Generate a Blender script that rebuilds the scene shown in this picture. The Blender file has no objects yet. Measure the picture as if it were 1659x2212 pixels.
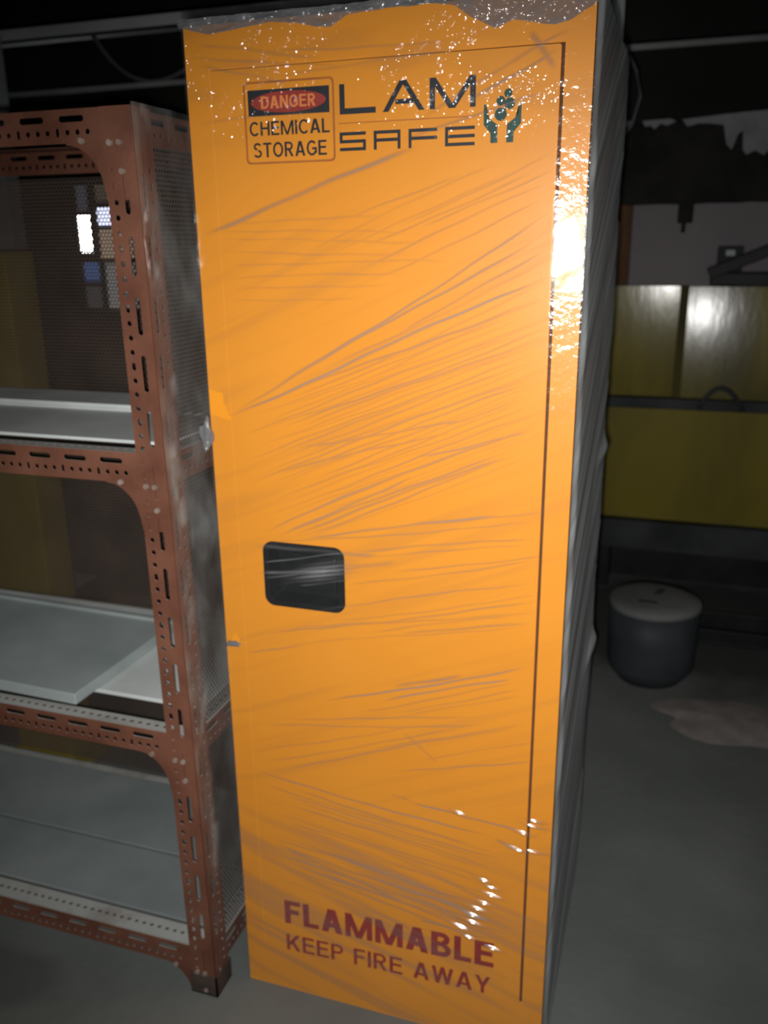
import bpy, bmesh, math, random
import numpy as np
from mathutils import Vector, Matrix, Euler

S = bpy.context.scene
COL = S.collection
R = math.radians
random.seed(7)
rng = np.random.default_rng(7)

# ------------------------------------------------------------------ camera
cam_d = bpy.data.cameras.new('camera')
cam = bpy.data.objects.new('camera', cam_d)
COL.objects.link(cam)
cam.location = (0.6814, -1.1892, 1.3631)
cam.rotation_euler = (R(72.726), R(0.643), R(18.248))
cam_d.sensor_fit = 'HORIZONTAL'
cam_d.sensor_width = 36.0
cam_d.lens = 1873.3 * 36.0 / 1659.0
cam_d.clip_start = 0.02
cam_d.dof.use_dof = True
cam_d.dof.focus_distance = 0.85
cam_d.dof.aperture_fstop = cam_d.lens / 5.5
S.camera = cam

# ------------------------------------------------------------------ world, flash, exposure
world = bpy.data.worlds.new('world')
S.world = world
world.use_nodes = True
wb = world.node_tree.nodes['Background']
wb.inputs[0].default_value = (0.9, 1.0, 1.05, 1)
wb.inputs[1].default_value = 0.008

fl_d = bpy.data.lights.new('phone_flash', 'SPOT')
fl_d.energy = 97.0
fl_d.color = (1.0, 0.985, 0.94)
fl_d.spot_size = R(94)
fl_d.spot_blend = 1.0
fl_d.shadow_soft_size = 0.006
fl = bpy.data.objects.new('phone_flash', fl_d)
COL.objects.link(fl)
fl.location = (0.670, -1.190, 1.345)
tgt = Vector((0.34, 0.0, 0.85))
fl.rotation_euler = (tgt - fl.location).to_track_quat('-Z', 'Y').to_euler()

S.cycles.max_bounces = 2
S.cycles.diffuse_bounces = 1
S.cycles.glossy_bounces = 1
S.cycles.transparent_max_bounces = 8
S.cycles.caustics_reflective = False
S.cycles.caustics_refractive = False
S.view_settings.view_transform = 'Standard'
S.view_settings.look = 'None'
S.view_settings.exposure = 0.0
S.view_settings.gamma = 1.0
S.view_settings.use_curve_mapping = False

# ------------------------------------------------------------------ helpers
def tag(o, label=None, cat=None, group=None, kind=None):
    if label: o['label'] = label
    if cat: o['category'] = cat
    if group: o['group'] = group
    if kind: o['kind'] = kind
    return o

def empty(name, loc=(0, 0, 0)):
    o = bpy.data.objects.new(name, None)
    o.empty_display_size = 0.05
    COL.objects.link(o)
    o.location = loc
    return o

def link_mesh(name, me, mat=None, parent=None, smooth=False):
    o = bpy.data.objects.new(name, me)
    COL.objects.link(o)
    if mat: me.materials.append(mat)
    if smooth:
        me.polygons.foreach_set('use_smooth', [True] * len(me.polygons))
    if parent:
        o.parent = parent
        o.matrix_parent_inverse = Matrix.Translation(-parent.location)
    return o

def raw(name, verts, faces, mat=None, parent=None, smooth=False):
    me = bpy.data.meshes.new(name)
    me.from_pydata([tuple(v) for v in verts], [], faces)
    me.update()
    return link_mesh(name, me, mat, parent, smooth)

def from_bm(name, bm, mat=None, parent=None, smooth=False, tf=None):
    if tf is not None:
        for v in bm.verts: v.co = tf(v.co)
    bmesh.ops.recalc_face_normals(bm, faces=bm.faces)
    me = bpy.data.meshes.new(name)
    bm.to_mesh(me); bm.free()
    return link_mesh(name, me, mat, parent, smooth)

def bm_box(bm, x0, x1, y0, y1, z0, z1, bev=0.0, seg=2):
    r = bmesh.ops.create_cube(bm, size=1.0)
    vs = r['verts']
    for v in vs:
        v.co = Vector(((x0 + x1) / 2 + v.co.x * (x1 - x0), (y0 + y1) / 2 + v.co.y * (y1 - y0), (z0 + z1) / 2 + v.co.z * (z1 - z0)))
    if bev > 0:
        es = list({e for v in vs for e in v.link_edges})
        bmesh.ops.bevel(bm, geom=es, offset=bev, segments=seg, affect='EDGES', profile=0.6)

def box(name, x0, x1, y0, y1, z0, z1, mat, parent=None, bev=0.0, tf=None):
    bm = bmesh.new()
    bm_box(bm, x0, x1, y0, y1, z0, z1, bev)
    return from_bm(name, bm, mat, parent, tf=tf)

def tube(name, pts, rad, mat, parent=None, n=10, closed_caps=True, tf=None):
    pts = [Vector(p) for p in pts]
    bm = bmesh.new()
    rings = []
    up = Vector((0, 0, 1))
    for i, p in enumerate(pts):
        d = (pts[min(i + 1, len(pts) - 1)] - pts[max(i - 1, 0)]).normalized()
        a = d.cross(up)
        if a.length < 1e-3: a = d.cross(Vector((0, 1, 0)))
        a.normalize(); b = d.cross(a).normalized()
        r = rad[i] if isinstance(rad, (list, tuple)) else rad
        rings.append([bm.verts.new(p + a * math.cos(2 * math.pi * k / n) * r + b * math.sin(2 * math.pi * k / n) * r) for k in range(n)])
    for r0, r1 in zip(rings, rings[1:]):
        for k in range(n):
            bm.faces.new((r0[k], r0[(k + 1) % n], r1[(k + 1) % n], r1[k]))
    if closed_caps:
        bm.faces.new(rings[0][::-1]); bm.faces.new(rings[-1])
    return from_bm(name, bm, mat, parent, smooth=True, tf=tf)

def bez(p0, p1, p2, n=14):
    p0, p1, p2 = Vector(p0), Vector(p1), Vector(p2)
    return [p0 * (1 - t) ** 2 + p1 * 2 * t * (1 - t) + p2 * t * t for t in [i / (n - 1) for i in range(n)]]

def plate_mesh(outer, holes, thick, to3d):
    """flat plate with real cut-outs: 2-D outlines filled, given thickness, mapped to 3-D by to3d(u, v, w), w in 0..thick"""
    cu = bpy.data.curves.new('tmp', 'CURVE')
    cu.dimensions = '2D'; cu.fill_mode = 'BOTH'; cu.extrude = thick / 2.0
    for ring in [outer] + list(holes):
        sp = cu.splines.new('POLY')
        sp.points.add(len(ring) - 1)
        for p, q in zip(sp.points, ring): p.co = (q[0], q[1], 0, 1)
        sp.use_cyclic_u = True
    ob = bpy.data.objects.new('tmp', cu)
    COL.objects.link(ob)
    dg = bpy.context.evaluated_depsgraph_get()
    me = bpy.data.meshes.new_from_object(ob.evaluated_get(dg))
    bpy.data.objects.remove(ob); bpy.data.curves.remove(cu)
    for v in me.vertices:
        v.co = Vector(to3d(v.co.x, v.co.y, v.co.z + thick / 2.0))
    me.update()
    bm = bmesh.new(); bm.from_mesh(me)
    bmesh.ops.remove_doubles(bm, verts=bm.verts, dist=1e-6)
    bmesh.ops.recalc_face_normals(bm, faces=bm.faces)
    bm.to_mesh(me); bm.free()
    me.materials.clear()
    return me

def plate(name, outer, holes, thick, to3d, mat, parent=None):
    me = plate_mesh(outer, holes, thick, to3d)
    me.name = name
    return link_mesh(name, me, mat, parent)

def rect(x0, x1, y0, y1):
    return [(x0, y0), (x1, y0), (x1, y1), (x0, y1)]

def rrect(x0, x1, y0, y1, r, n=6):
    out = []
    for cx, cy, a0 in ((x1 - r, y0 + r, -90), (x1 - r, y1 - r, 0), (x0 + r, y1 - r, 90), (x0 + r, y0 + r, 180)):
        for k in range(n + 1):
            a = R(a0 + 90.0 * k / n)
            out.append((cx + r * math.cos(a), cy + r * math.sin(a)))
    return out

def disc(cx, cy, rx, ry=None, n=10):
    ry = ry or rx
    return [(cx + rx * math.cos(2 * math.pi * k / n), cy + ry * math.sin(2 * math.pi * k / n)) for k in range(n)]

# ------------------------------------------------------------------ materials
def mat_new(name):
    m = bpy.data.materials.new(name)
    m.use_nodes = True
    nt = m.node_tree
    b = nt.nodes['Principled BSDF']
    return m, nt, b

def N(nt, t, **kw):
    n = nt.nodes.new(t)
    for k, v in kw.items(): setattr(n, k, v)
    return n

def noisy(name, c1, c2, scale=8.0, rough=0.6, spec=0.4, bump=0.0, bscale=60.0, metal=0.0, detail=6.0, lo=0.35, hi=0.65, stretch=(1, 1, 1), dust=None, coat=0.0):
    m, nt, b = mat_new(name)
    tc = N(nt, 'ShaderNodeTexCoord')
    mp = N(nt, 'ShaderNodeMapping'); mp.inputs['Scale'].default_value = stretch
    nt.links.new(tc.outputs['Object'], mp.inputs[0])
    no = N(nt, 'ShaderNodeTexNoise')
    no.inputs['Scale'].default_value = scale; no.inputs['Detail'].default_value = detail
    nt.links.new(mp.outputs[0], no.inputs['Vector'])
    cr = N(nt, 'ShaderNodeValToRGB')
    cr.color_ramp.elements[0].position = lo; cr.color_ramp.elements[1].position = hi
    cr.color_ramp.elements[0].color = (*c1, 1); cr.color_ramp.elements[1].color = (*c2, 1)
    nt.links.new(no.outputs[0], cr.inputs[0])
    col = cr.outputs[0]
    if dust:
        ge = N(nt, 'ShaderNodeNewGeometry')
        sx = N(nt, 'ShaderNodeSeparateXYZ')
        nt.links.new(ge.outputs['Normal'], sx.inputs[0])
        n2 = N(nt, 'ShaderNodeTexNoise'); n2.inputs['Scale'].default_value = 14; n2.inputs['Detail'].default_value = 5
        nt.links.new(tc.outputs['Object'], n2.inputs['Vector'])
        m1 = N(nt, 'ShaderNodeMapRange'); m1.inputs[1].default_value = 0.5; m1.inputs[2].default_value = 0.9
        nt.links.new(sx.outputs[2], m1.inputs[0])
        m2 = N(nt, 'ShaderNodeMapRange'); m2.inputs[1].default_value = 0.25; m2.inputs[2].default_value = 0.5
        m2.inputs[3].default_value = 0.55; m2.inputs[4].default_value = 1.0
        nt.links.new(n2.outputs[0], m2.inputs[0])
        mu = N(nt, 'ShaderNodeMath', operation='MULTIPLY')
        nt.links.new(m1.outputs[0], mu.inputs[0]); nt.links.new(m2.outputs[0], mu.inputs[1])
        mx = N(nt, 'ShaderNodeMix', data_type='RGBA')
        nt.links.new(mu.outputs[0], mx.inputs[0]); nt.links.new(col, mx.inputs[6])
        mx.inputs[7].default_value = (*dust, 1)
        col = mx.outputs[2]
    nt.links.new(col, b.inputs['Base Color'])
    b.inputs['Roughness'].default_value = rough
    b.inputs['Specular IOR Level'].default_value = spec
    b.inputs['Metallic'].default_value = metal
    b.inputs['Coat Weight'].default_value = coat
    if bump > 0:
        nb = N(nt, 'ShaderNodeTexNoise'); nb.inputs['Scale'].default_value = bscale; nb.inputs['Detail'].default_value = 4
        nt.links.new(mp.outputs[0], nb.inputs['Vector'])
        bp = N(nt, 'ShaderNodeBump'); bp.inputs['Strength'].default_value = bump; bp.inputs['Distance'].default_value = 0.004
        nt.links.new(nb.outputs[0], bp.inputs['Height']); nt.links.new(bp.outputs[0], b.inputs['Normal'])
    return m

def film_mat(name, base=0.04, gain=0.55, grey=(0.55, 0.56, 0.58), gloss=0.07, rough=0.10, tint=0.78, bump=0.25, bscale=55.0, stretch=(1, 1, 3), streak=None, power=1.0):
    """clear stretch film: see-through, a little hazy, greyer where folded ('fold' attribute), glossy, crumpled where 'crumple' says so"""
    m = bpy.data.materials.new(name); m.use_nodes = True
    nt = m.node_tree; nt.nodes.clear()
    out = N(nt, 'ShaderNodeOutputMaterial')
    at = N(nt, 'ShaderNodeAttribute', attribute_name='fold')
    ac = N(nt, 'ShaderNodeAttribute', attribute_name='crumple')
    tc = N(nt, 'ShaderNodeTexCoord')
    mp = N(nt, 'ShaderNodeMapping'); mp.inputs['Scale'].default_value = stretch
    nt.links.new(tc.outputs['Object'], mp.inputs[0])
    tr = N(nt, 'ShaderNodeBsdfTransparent')
    mt = N(nt, 'ShaderNodeMix', data_type='RGBA')
    mt.inputs[6].default_value = (0.985, 0.985, 0.985, 1); mt.inputs[7].default_value = (tint, tint * 0.985, tint * 0.98, 1)
    nt.links.new(at.outputs['Fac'], mt.inputs[0]); nt.links.new(mt.outputs[2], tr.inputs[0])
    di = N(nt, 'ShaderNodeBsdfDiffuse'); di.inputs[0].default_value = (*grey, 1)
    ma = N(nt, 'ShaderNodeMath', operation='MULTIPLY_ADD')
    ma.inputs[1].default_value = gain; ma.inputs[2].default_value = base
    ma.use_clamp = True
    src = at.outputs['Fac']
    if streak:
        ns = N(nt, 'ShaderNodeTexNoise'); ns.inputs['Scale'].default_value = streak; ns.inputs['Detail'].default_value = 5
        nt.links.new(mp.outputs[0], ns.inputs['Vector'])
        mr = N(nt, 'ShaderNodeMapRange'); mr.inputs[1].default_value = 0.35; mr.inputs[2].default_value = 0.68
        nt.links.new(ns.outputs[0], mr.inputs[0])
        mm = N(nt, 'ShaderNodeMath', operation='MULTIPLY')
        nt.links.new(src, mm.inputs[0]); nt.links.new(mr.outputs[0], mm.inputs[1])
        src = mm.outputs[0]
    pw = N(nt, 'ShaderNodeMath', operation='POWER'); pw.inputs[1].default_value = power
    nt.links.new(src, pw.inputs[0]); nt.links.new(pw.outputs[0], ma.inputs[0])
    mx = N(nt, 'ShaderNodeMixShader')
    nt.links.new(ma.outputs[0], mx.inputs[0]); nt.links.new(tr.outputs[0], mx.inputs[1]); nt.links.new(di.outputs[0], mx.inputs[2])
    gl = N(nt, 'ShaderNodeBsdfGlossy'); gl.inputs['Roughness'].default_value = rough
    gl.inputs[0].default_value = (1, 1, 1, 1)
    rr = N(nt, 'ShaderNodeMapRange'); rr.inputs[3].default_value = rough; rr.inputs[4].default_value = rough * 0.5; rr.inputs[2].default_value = 0.5
    nt.links.new(ac.outputs['Fac'], rr.inputs[0]); nt.links.new(rr.outputs[0], gl.inputs['Roughness'])
    nb = N(nt, 'ShaderNodeTexNoise'); nb.inputs['Scale'].default_value = bscale; nb.inputs['Detail'].default_value = 2
    nt.links.new(mp.outputs[0], nb.inputs['Vector'])
    bp = N(nt, 'ShaderNodeBump'); bp.inputs['Distance'].default_value = 0.009
    mb = N(nt, 'ShaderNodeMath', operation='MULTIPLY_ADD')
    mb.inputs[1].default_value = 1.0; mb.inputs[2].default_value = bump * 0.2
    nt.links.new(ac.outputs['Fac'], mb.inputs[0])
    nt.links.new(mb.outputs[0], bp.inputs['Strength'])
    nt.links.new(nb.outputs[0], bp.inputs['Height'])
    nt.links.new(bp.outputs[0], gl.inputs['Normal'])
    mg = N(nt, 'ShaderNodeMixShader'); mg.inputs[0].default_value = gloss
    nt.links.new(mx.outputs[0], mg.inputs[1]); nt.links.new(gl.outputs[0], mg.inputs[2])
    nt.links.new(mg.outputs[0], out.inputs[0])
    return m

def emit(name, col, strength):
    m = bpy.data.materials.new(name); m.use_nodes = True
    nt = m.node_tree; nt.nodes.clear()
    o = N(nt, 'ShaderNodeOutputMaterial'); e = N(nt, 'ShaderNodeEmission')
    e.inputs[0].default_value = (*col, 1); e.inputs[1].default_value = strength
    nt.links.new(e.outputs[0], o.inputs[0])
    return m

ORANGE = noisy('orange_paint', (0.87, 0.315, 0.020), (0.91, 0.338, 0.025), scale=3, rough=0.38, spec=0.45, bump=0.02, bscale=300)
ORANGE_IN = noisy('orange_paint_inside', (0.60, 0.22, 0.02), (0.64, 0.24, 0.02), scale=3, rough=0.5)
INK_BLACK = noisy('black_print', (0.012, 0.014, 0.02), (0.02, 0.022, 0.03), scale=30, rough=0.5)
INK_RED = noisy('red_print', (0.30, 0.025, 0.02), (0.36, 0.035, 0.028), scale=30, rough=0.5)
INK_OVAL = noisy('oval_red_print', (0.30, 0.03, 0.02), (0.38, 0.045, 0.03), scale=30, rough=0.5)
INK_PALE = noisy('pale_print', (0.80, 0.22, 0.06), (0.86, 0.26, 0.08), scale=30, rough=0.5)
INK_BROWN = noisy('brown_print', (0.42, 0.12, 0.02), (0.50, 0.15, 0.02), scale=30, rough=0.5)
INK_GREEN = noisy('green_print', (0.012, 0.055, 0.045), (0.018, 0.075, 0.06), scale=30, rough=0.5)
PLASTIC = noisy('black_plastic', (0.006, 0.007, 0.008), (0.012, 0.013, 0.014), scale=20, rough=0.35, spec=0.5)
CHROME = noisy('lock_metal', (0.45, 0.45, 0.45), (0.6, 0.6, 0.6), scale=20, rough=0.3, metal=1.0)
RUST = noisy('red_oxide_steel', (0.125, 0.046, 0.028), (0.235, 0.098, 0.062), scale=11, rough=0.62, spec=0.3, bump=0.15, bscale=120, dust=(0.46, 0.47, 0.455), lo=0.3, hi=0.72, detail=9)
PERF = noisy('perforated_sheet', (0.075, 0.056, 0.047), (0.12, 0.088, 0.072), scale=5, rough=0.6, spec=0.3)
BOARD = noisy('dusty_white_board', (0.33, 0.385, 0.39), (0.42, 0.475, 0.48), scale=6, rough=0.55, spec=0.35, bump=0.05, bscale=80)
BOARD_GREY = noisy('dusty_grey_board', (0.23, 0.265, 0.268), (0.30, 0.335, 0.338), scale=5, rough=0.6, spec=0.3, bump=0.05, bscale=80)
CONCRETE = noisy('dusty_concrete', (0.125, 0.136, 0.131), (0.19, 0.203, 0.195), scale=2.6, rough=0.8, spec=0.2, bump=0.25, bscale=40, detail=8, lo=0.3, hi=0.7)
YELLOW = noisy('grimy_yellow_paint', (0.10, 0.088, 0.025), (0.23, 0.185, 0.03), scale=3.0, rough=0.15, spec=0.22, bump=0.07, bscale=24, lo=0.30, hi=0.60, stretch=(1.6, 1, 0.5))
YELLOW2 = noisy('yellow_paint', (0.12, 0.094, 0.016), (0.21, 0.165, 0.018), scale=2.2, rough=0.5, spec=0.3, bump=0.06, bscale=20, lo=0.3, hi=0.6, stretch=(1.6, 1, 0.5))
YELLOW_POST = noisy('dull_yellow_post', (0.22, 0.17, 0.025), (0.30, 0.23, 0.03), scale=4, rough=0.6)
SOOT = noisy('sooty_steel', (0.010, 0.010, 0.009), (0.028, 0.026, 0.024), scale=8, rough=0.7, spec=0.2, bump=0.3, bscale=50)
BLACK = noisy('black_steel', (0.008, 0.008, 0.009), (0.018, 0.018, 0.02), scale=8, rough=0.55, spec=0.3)
DARKGREY = noisy('dark_grey_steel', (0.028, 0.031, 0.032), (0.055, 0.06, 0.061), scale=5, rough=0.7, spec=0.2, bump=0.2)
PLASTER = noisy('white_plaster', (0.30, 0.29, 0.32), (0.42, 0.41, 0.44), scale=12, rough=0.9, bump=0.4, bscale=50)
GREYWALL = noisy('grey_painted_board', (0.23, 0.205, 0.225), (0.29, 0.26, 0.275), scale=1.8, rough=0.75, spec=0.2)
BROWNPOST = noisy('brown_wood', (0.10, 0.045, 0.012), (0.16, 0.07, 0.02), scale=6, rough=0.7, stretch=(4, 4, 0.6))
DARKWALL = noisy('dark_wall', (0.030, 0.030, 0.028), (0.06, 0.058, 0.055), scale=1.5, rough=0.9, spec=0.1)
STEELGREY = noisy('grey_painted_steel', (0.62, 0.66, 0.66), (0.74, 0.78, 0.775), scale=4, rough=0.6, spec=0.3)
CONDUIT = noisy('grey_conduit', (0.30, 0.31, 0.31), (0.40, 0.41, 0.41), scale=4, rough=0.6, spec=0.2)
PALE = noisy('pale_grey_paint', (0.42, 0.46, 0.48), (0.52, 0.56, 0.58), scale=6, rough=0.6)
CABLE = noisy('grey_cable', (0.10, 0.10, 0.105), (0.14, 0.14, 0.145), scale=10, rough=0.7)
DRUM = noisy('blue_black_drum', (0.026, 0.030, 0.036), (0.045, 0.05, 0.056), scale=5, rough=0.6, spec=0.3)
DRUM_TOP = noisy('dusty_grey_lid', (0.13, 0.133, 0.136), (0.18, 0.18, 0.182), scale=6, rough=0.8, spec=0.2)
FILM = film_mat('clear_stretch_film', base=0.022, gain=0.40, gloss=0.055, rough=0.145, tint=0.66, bscale=95.0, stretch=(1.0, 1.0, 1.0), bump=0.10, power=1.7)
FILM_TOP = film_mat('bunched_stretch_film', base=0.10, gain=0.55, grey=(0.30, 0.31, 0.33), gloss=0.08, rough=0.14, tint=0.65, bscale=95.0, stretch=(1, 1, 1))
FILM_SIDE = film_mat('layered_side_film', base=0.62, gain=0.36, grey=(0.66, 0.69, 0.71), gloss=0.04, rough=0.25, tint=0.6, bscale=30.0)
FILM_RACK = film_mat('thin_rack_film', base=0.03, gain=0.62, grey=(0.50, 0.50, 0.49), gloss=0.03, rough=0.2, tint=0.85, bscale=30.0, stretch=(1, 1.2, 0.7), streak=9.0)

# ------------------------------------------------------------------ setting
def dark_patch(m, centre, radius, col):
    """a ragged darker patch mixed into the concrete colour around one spot"""
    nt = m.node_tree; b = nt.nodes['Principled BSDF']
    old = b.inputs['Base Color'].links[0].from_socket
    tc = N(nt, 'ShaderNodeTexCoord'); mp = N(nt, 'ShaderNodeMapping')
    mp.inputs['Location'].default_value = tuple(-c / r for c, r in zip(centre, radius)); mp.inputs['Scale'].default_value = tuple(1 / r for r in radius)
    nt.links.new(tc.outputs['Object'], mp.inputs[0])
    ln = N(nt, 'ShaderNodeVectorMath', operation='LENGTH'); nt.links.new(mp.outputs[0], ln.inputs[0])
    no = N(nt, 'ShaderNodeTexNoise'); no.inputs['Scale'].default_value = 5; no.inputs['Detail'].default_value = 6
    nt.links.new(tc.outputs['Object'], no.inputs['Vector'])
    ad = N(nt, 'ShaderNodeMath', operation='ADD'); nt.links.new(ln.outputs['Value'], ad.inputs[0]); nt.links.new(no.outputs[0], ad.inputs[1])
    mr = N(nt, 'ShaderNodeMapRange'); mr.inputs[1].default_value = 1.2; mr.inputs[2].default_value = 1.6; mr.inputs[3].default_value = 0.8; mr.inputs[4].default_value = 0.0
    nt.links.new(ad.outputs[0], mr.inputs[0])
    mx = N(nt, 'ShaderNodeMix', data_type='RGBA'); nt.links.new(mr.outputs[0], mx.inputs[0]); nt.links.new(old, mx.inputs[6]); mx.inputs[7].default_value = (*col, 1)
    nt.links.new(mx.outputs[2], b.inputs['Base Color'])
dark_patch(CONCRETE, (1.0, 1.95, 0.0), (1.1, 0.50, 1.0), (0.045, 0.046, 0.045))  # wide darker floor area in front of the machine, ragged edge
dark_patch(CONCRETE, (-0.47, -0.14, 0.0), (0.14, 0.075, 1.0), (0.10, 0.105, 0.105))  # dark stain on the floor before the rack
def struct(o, label, cat):
    return tag(o, label, cat, kind='structure')

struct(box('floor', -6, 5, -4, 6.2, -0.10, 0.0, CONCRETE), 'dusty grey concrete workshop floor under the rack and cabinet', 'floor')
struct(box('ceiling', -6, 5, -4, 6.2, 4.5, 4.6, DARKWALL), 'dark workshop ceiling high above the beams', 'ceiling')
struct(plate('wall_back', rect(-6, 5, 0, 4.5), [rect(-2.67, -2.24, 0.98, 1.72)], 0.12, lambda u, v, w: (u, 3.2 + w, v), DARKWALL),
       'dark grimy back wall of the workshop', 'wall')
struct(box('wall_left', -6.1, -6.0, -4, 3.2, 0, 4.5, DARKWALL), 'dark side wall of the workshop', 'wall')

# the window that shows through the perforated back of the rack
win = empty('window_1', (-2.455, 3.26, 0.98))
struct(win, 'bright window seen through the perforated back of the rack', 'window')
PANES = ((-2.635, -2.545, 1.330, 1.530, (1.0, 1.0, 1.0), 22.0), (-2.635, -2.545, 1.555, 1.690, (0.7, 0.75, 1.0), 0.07),
         (-2.635, -2.510, 1.165, 1.270, (0.22, 0.42, 1.0), 0.22), (-2.635, -2.510, 1.010, 1.140, (0.8, 0.85, 0.9), 0.05),
         (-2.505, -2.400, 1.470, 1.570, (0.72, 0.76, 1.0), 2.2), (-2.505, -2.270, 1.290, 1.450, (1.0, 0.75, 0.55), 0.30),
         (-2.485, -2.270, 1.010, 1.265, (0.88, 0.88, 0.86), 0.20), (-2.505, -2.270, 1.600, 1.690, (0.8, 0.7, 0.5), 0.08))
plate('window_frame', rect(-2.67, -2.24, 0.98, 1.72), [rect(*p[:4]) for p in PANES], 0.05, lambda u, v, w: (u, 3.235 + w, v), SOOT, win)
for x0, x1, z0, z1, c, st in PANES:  # dim tinted ones glow in place of lit surfaces beyond the window
    box('glow_pane', x0, x1, 3.262, 3.266, z0, z1, emit('window_glow', c, st), win)

# overhead steel
def beam(name, x0, x1, y, z0, z1, label, mat=STEELGREY):
    bm = bmesh.new()
    t = 0.008
    bm_box(bm, x0, x1, y, y + 0.008, z0, z1)
    bm_box(bm, x0, x1, y, y + 0.06, z1 - t, z1)
    bm_box(bm, x0, x1, y, y + 0.06, z0, z0 + t)
    return tag(from_bm(name, bm, mat), label, 'beam', kind='structure')

beam('ceiling_beam', -4.0, 2.6, 1.80, 2.088, 2.14, 'grey steel channel beam running overhead above the rack')
struct(tube('trim_1', [(-4.0, 1.80, 1.913), (2.6, 1.80, 1.913)], 0.010, CONDUIT), 'thin grey conduit pipe running below the overhead beams', 'pipe')
tag(tube('cable', bez((-1.40, 1.80, 2.09), (-1.26, 1.80, 1.86), (-1.05, 1.80, 1.945), 18) + bez((-1.05, 1.80, 1.945), (-0.9, 1.80, 1.99), (-0.80, 1.80, 2.09), 8)[1:], 0.008, CABLE),
    'grey cable sagging in a loop from the overhead beam', 'cable')
tag(tube('cable', [(0.475, 1.80, 1.905), (0.505, 1.805, 1.85), (0.52, 1.81, 1.78), (0.50, 1.81, 1.70), (0.47, 1.80, 1.66), (0.45, 1.80, 1.70), (0.445, 1.80, 1.905)], 0.005, CABLE),
    'thin dark cable hanging below the conduit beside the cabinet', 'cable')
pl = empty('hanging_bracket', (0.455, 1.6, 1.895))
tag(pl, 'pale grey metal bracket hanging beside the cabinet top', 'bracket')
box('plate', 0.425, 0.473, 1.60, 1.606, 1.895, 2.06, PALE, pl, 0.002)
box('flange', 0.425, 0.473, 1.60, 1.80, 2.055, 2.088, PALE, pl, 0.002)
pp = empty('steel_post', (-1.73, 1.64, 0))
tag(pp, 'pale grey steel post at the far end of the overhead beam', 'post')
box('post_shaft', -1.85, -1.700, 1.60, 1.68, 0.012, 2.088, PALE, pp, 0.004)
box('base_plate', -1.86, -1.60, 1.55, 1.73, 0.0, 0.012, PALE, pp, 0.002)

# ------------------------------------------------------------------ slotted-angle rack
RX0, RX1 = -0.99, -0.040        # outer faces at floor level
RY0, RY1 = -0.060, 0.405
RH = 1.548
FL = 0.050                      # flange width of uprights
def lean(p):                    # the frame has racked slightly sideways
    return Vector((p[0] - 0.0112 * p[2], p[1], p[2]))

rack = empty('slotted_angle_rack', (-0.515, 0.17, 0))
tag(rack, 'brown slotted-angle steel rack with dusty shelves beside the orange cabinet', 'rack')

def slots_v(length, u_hole, u_slot, z0):
    hs = []
    z = z0
    p = 0.085
    while z + p < length - 0.01:
        hs.append(rrect(u_slot - 0.0042, u_slot + 0.0042, z + 0.015, z + 0.070, 0.004, 3))
        for k in range(4):
            zz = z + 0.0106 + k * p / 4
            if k == 2: hs.append(rrect(u_hole - 0.0036, u_hole + 0.0036, zz - 0.006, zz + 0.006, 0.0034, 3))
            else: hs.append(disc(u_hole, zz, 0.0042, 0.0042, 8))
        z += p
    return hs

def upright(cx, cy, sx, sy):
    """one L-section post; cx, cy = outer corner, sx / sy = direction of the flanges"""
    th = 0.0022
    h1 = slots_v(RH, 0.013, 0.031, 0.03)
    m1 = plate_mesh(rect(0, FL, 0.004, RH), [[(FL - u, v) for u, v in h] for h in h1], th,
                    lambda u, v, w: lean((cx + sx * u, cy + sy * w, v)))
    h2 = slots_v(RH, 0.013, 0.031, 0.03)
    m2 = plate_mesh(rect(th, FL, 0.004, RH), [[(FL - u, v) for u, v in h] for h in h2], th,
                    lambda u, v, w: lean((cx + sx * w, cy + sy * u, v)))
    bm = bmesh.new(); bm.from_mesh(m1); bm.from_mesh(m2)
    o = from_bm('upright', bm, RUST, rack)
    bm = bmesh.new()
    bm_box(bm, min(cx - sx * 0.003, cx + sx * 0.054), max(cx - sx * 0.003, cx + sx * 0.054), min(cy - sy * 0.003, cy + sy * 0.001), max(cy - sy * 0.003, cy + sy * 0.001), 0, 0.045, 0.0008, 1)
    bm_box(bm, min(cx - sx * 0.003, cx + sx * 0.001), max(cx - sx * 0.003, cx + sx * 0.001), min(cy - sy * 0.003, cy + sy * 0.054), max(cy - sy * 0.003, cy + sy * 0.054), 0, 0.045, 0.0008, 1)
    bm_box(bm, min(cx - sx * 0.003, cx + sx * 0.054), max(cx - sx * 0.003, cx + sx * 0.054), min(cy - sy * 0.003, cy + sy * 0.054), max(cy - sy * 0.003, cy + sy * 0.054), 0, 0.004, 0.0008, 1)
    f = from_bm('foot', bm, SHOE)
    f.parent = o
    f['label'] = 'dark foot cap'
    return o

SHOE = noisy('dark_foot_cap', (0.045, 0.032, 0.026), (0.085, 0.058, 0.045), scale=20, rough=0.8)
for cx, sx in ((RX1, -1), (RX0, 1)):
    upright(cx, RY0, sx, 1)
    upright(cx, RY1, sx, -1)

LEVELS = [(1.548, 0.045), (1.053, 0.050), (0.557, 0.047), (0.102, 0.050)]   # top of beam, face height

def slots_h(length, face, u0):
    hs = []
    p = 0.068
    x = u0
    while x + p < length - 0.03:
        hs.append(rrect(x + 0.013, x + 0.055, face * 0.62, face * 0.62 + 0.0085, 0.004, 3))
        for k in range(4):
            xx = x + 0.0085 + k * p / 4
            if k == 3: hs.append(rrect(xx - 0.0028, xx + 0.0028, face * 0.32 - 0.006, face * 0.32 + 0.006, 0.0026, 3))
            else: hs.append(disc(xx, face * 0.32, 0.0040, 0.0040, 8))
        x += p
    return hs

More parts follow.
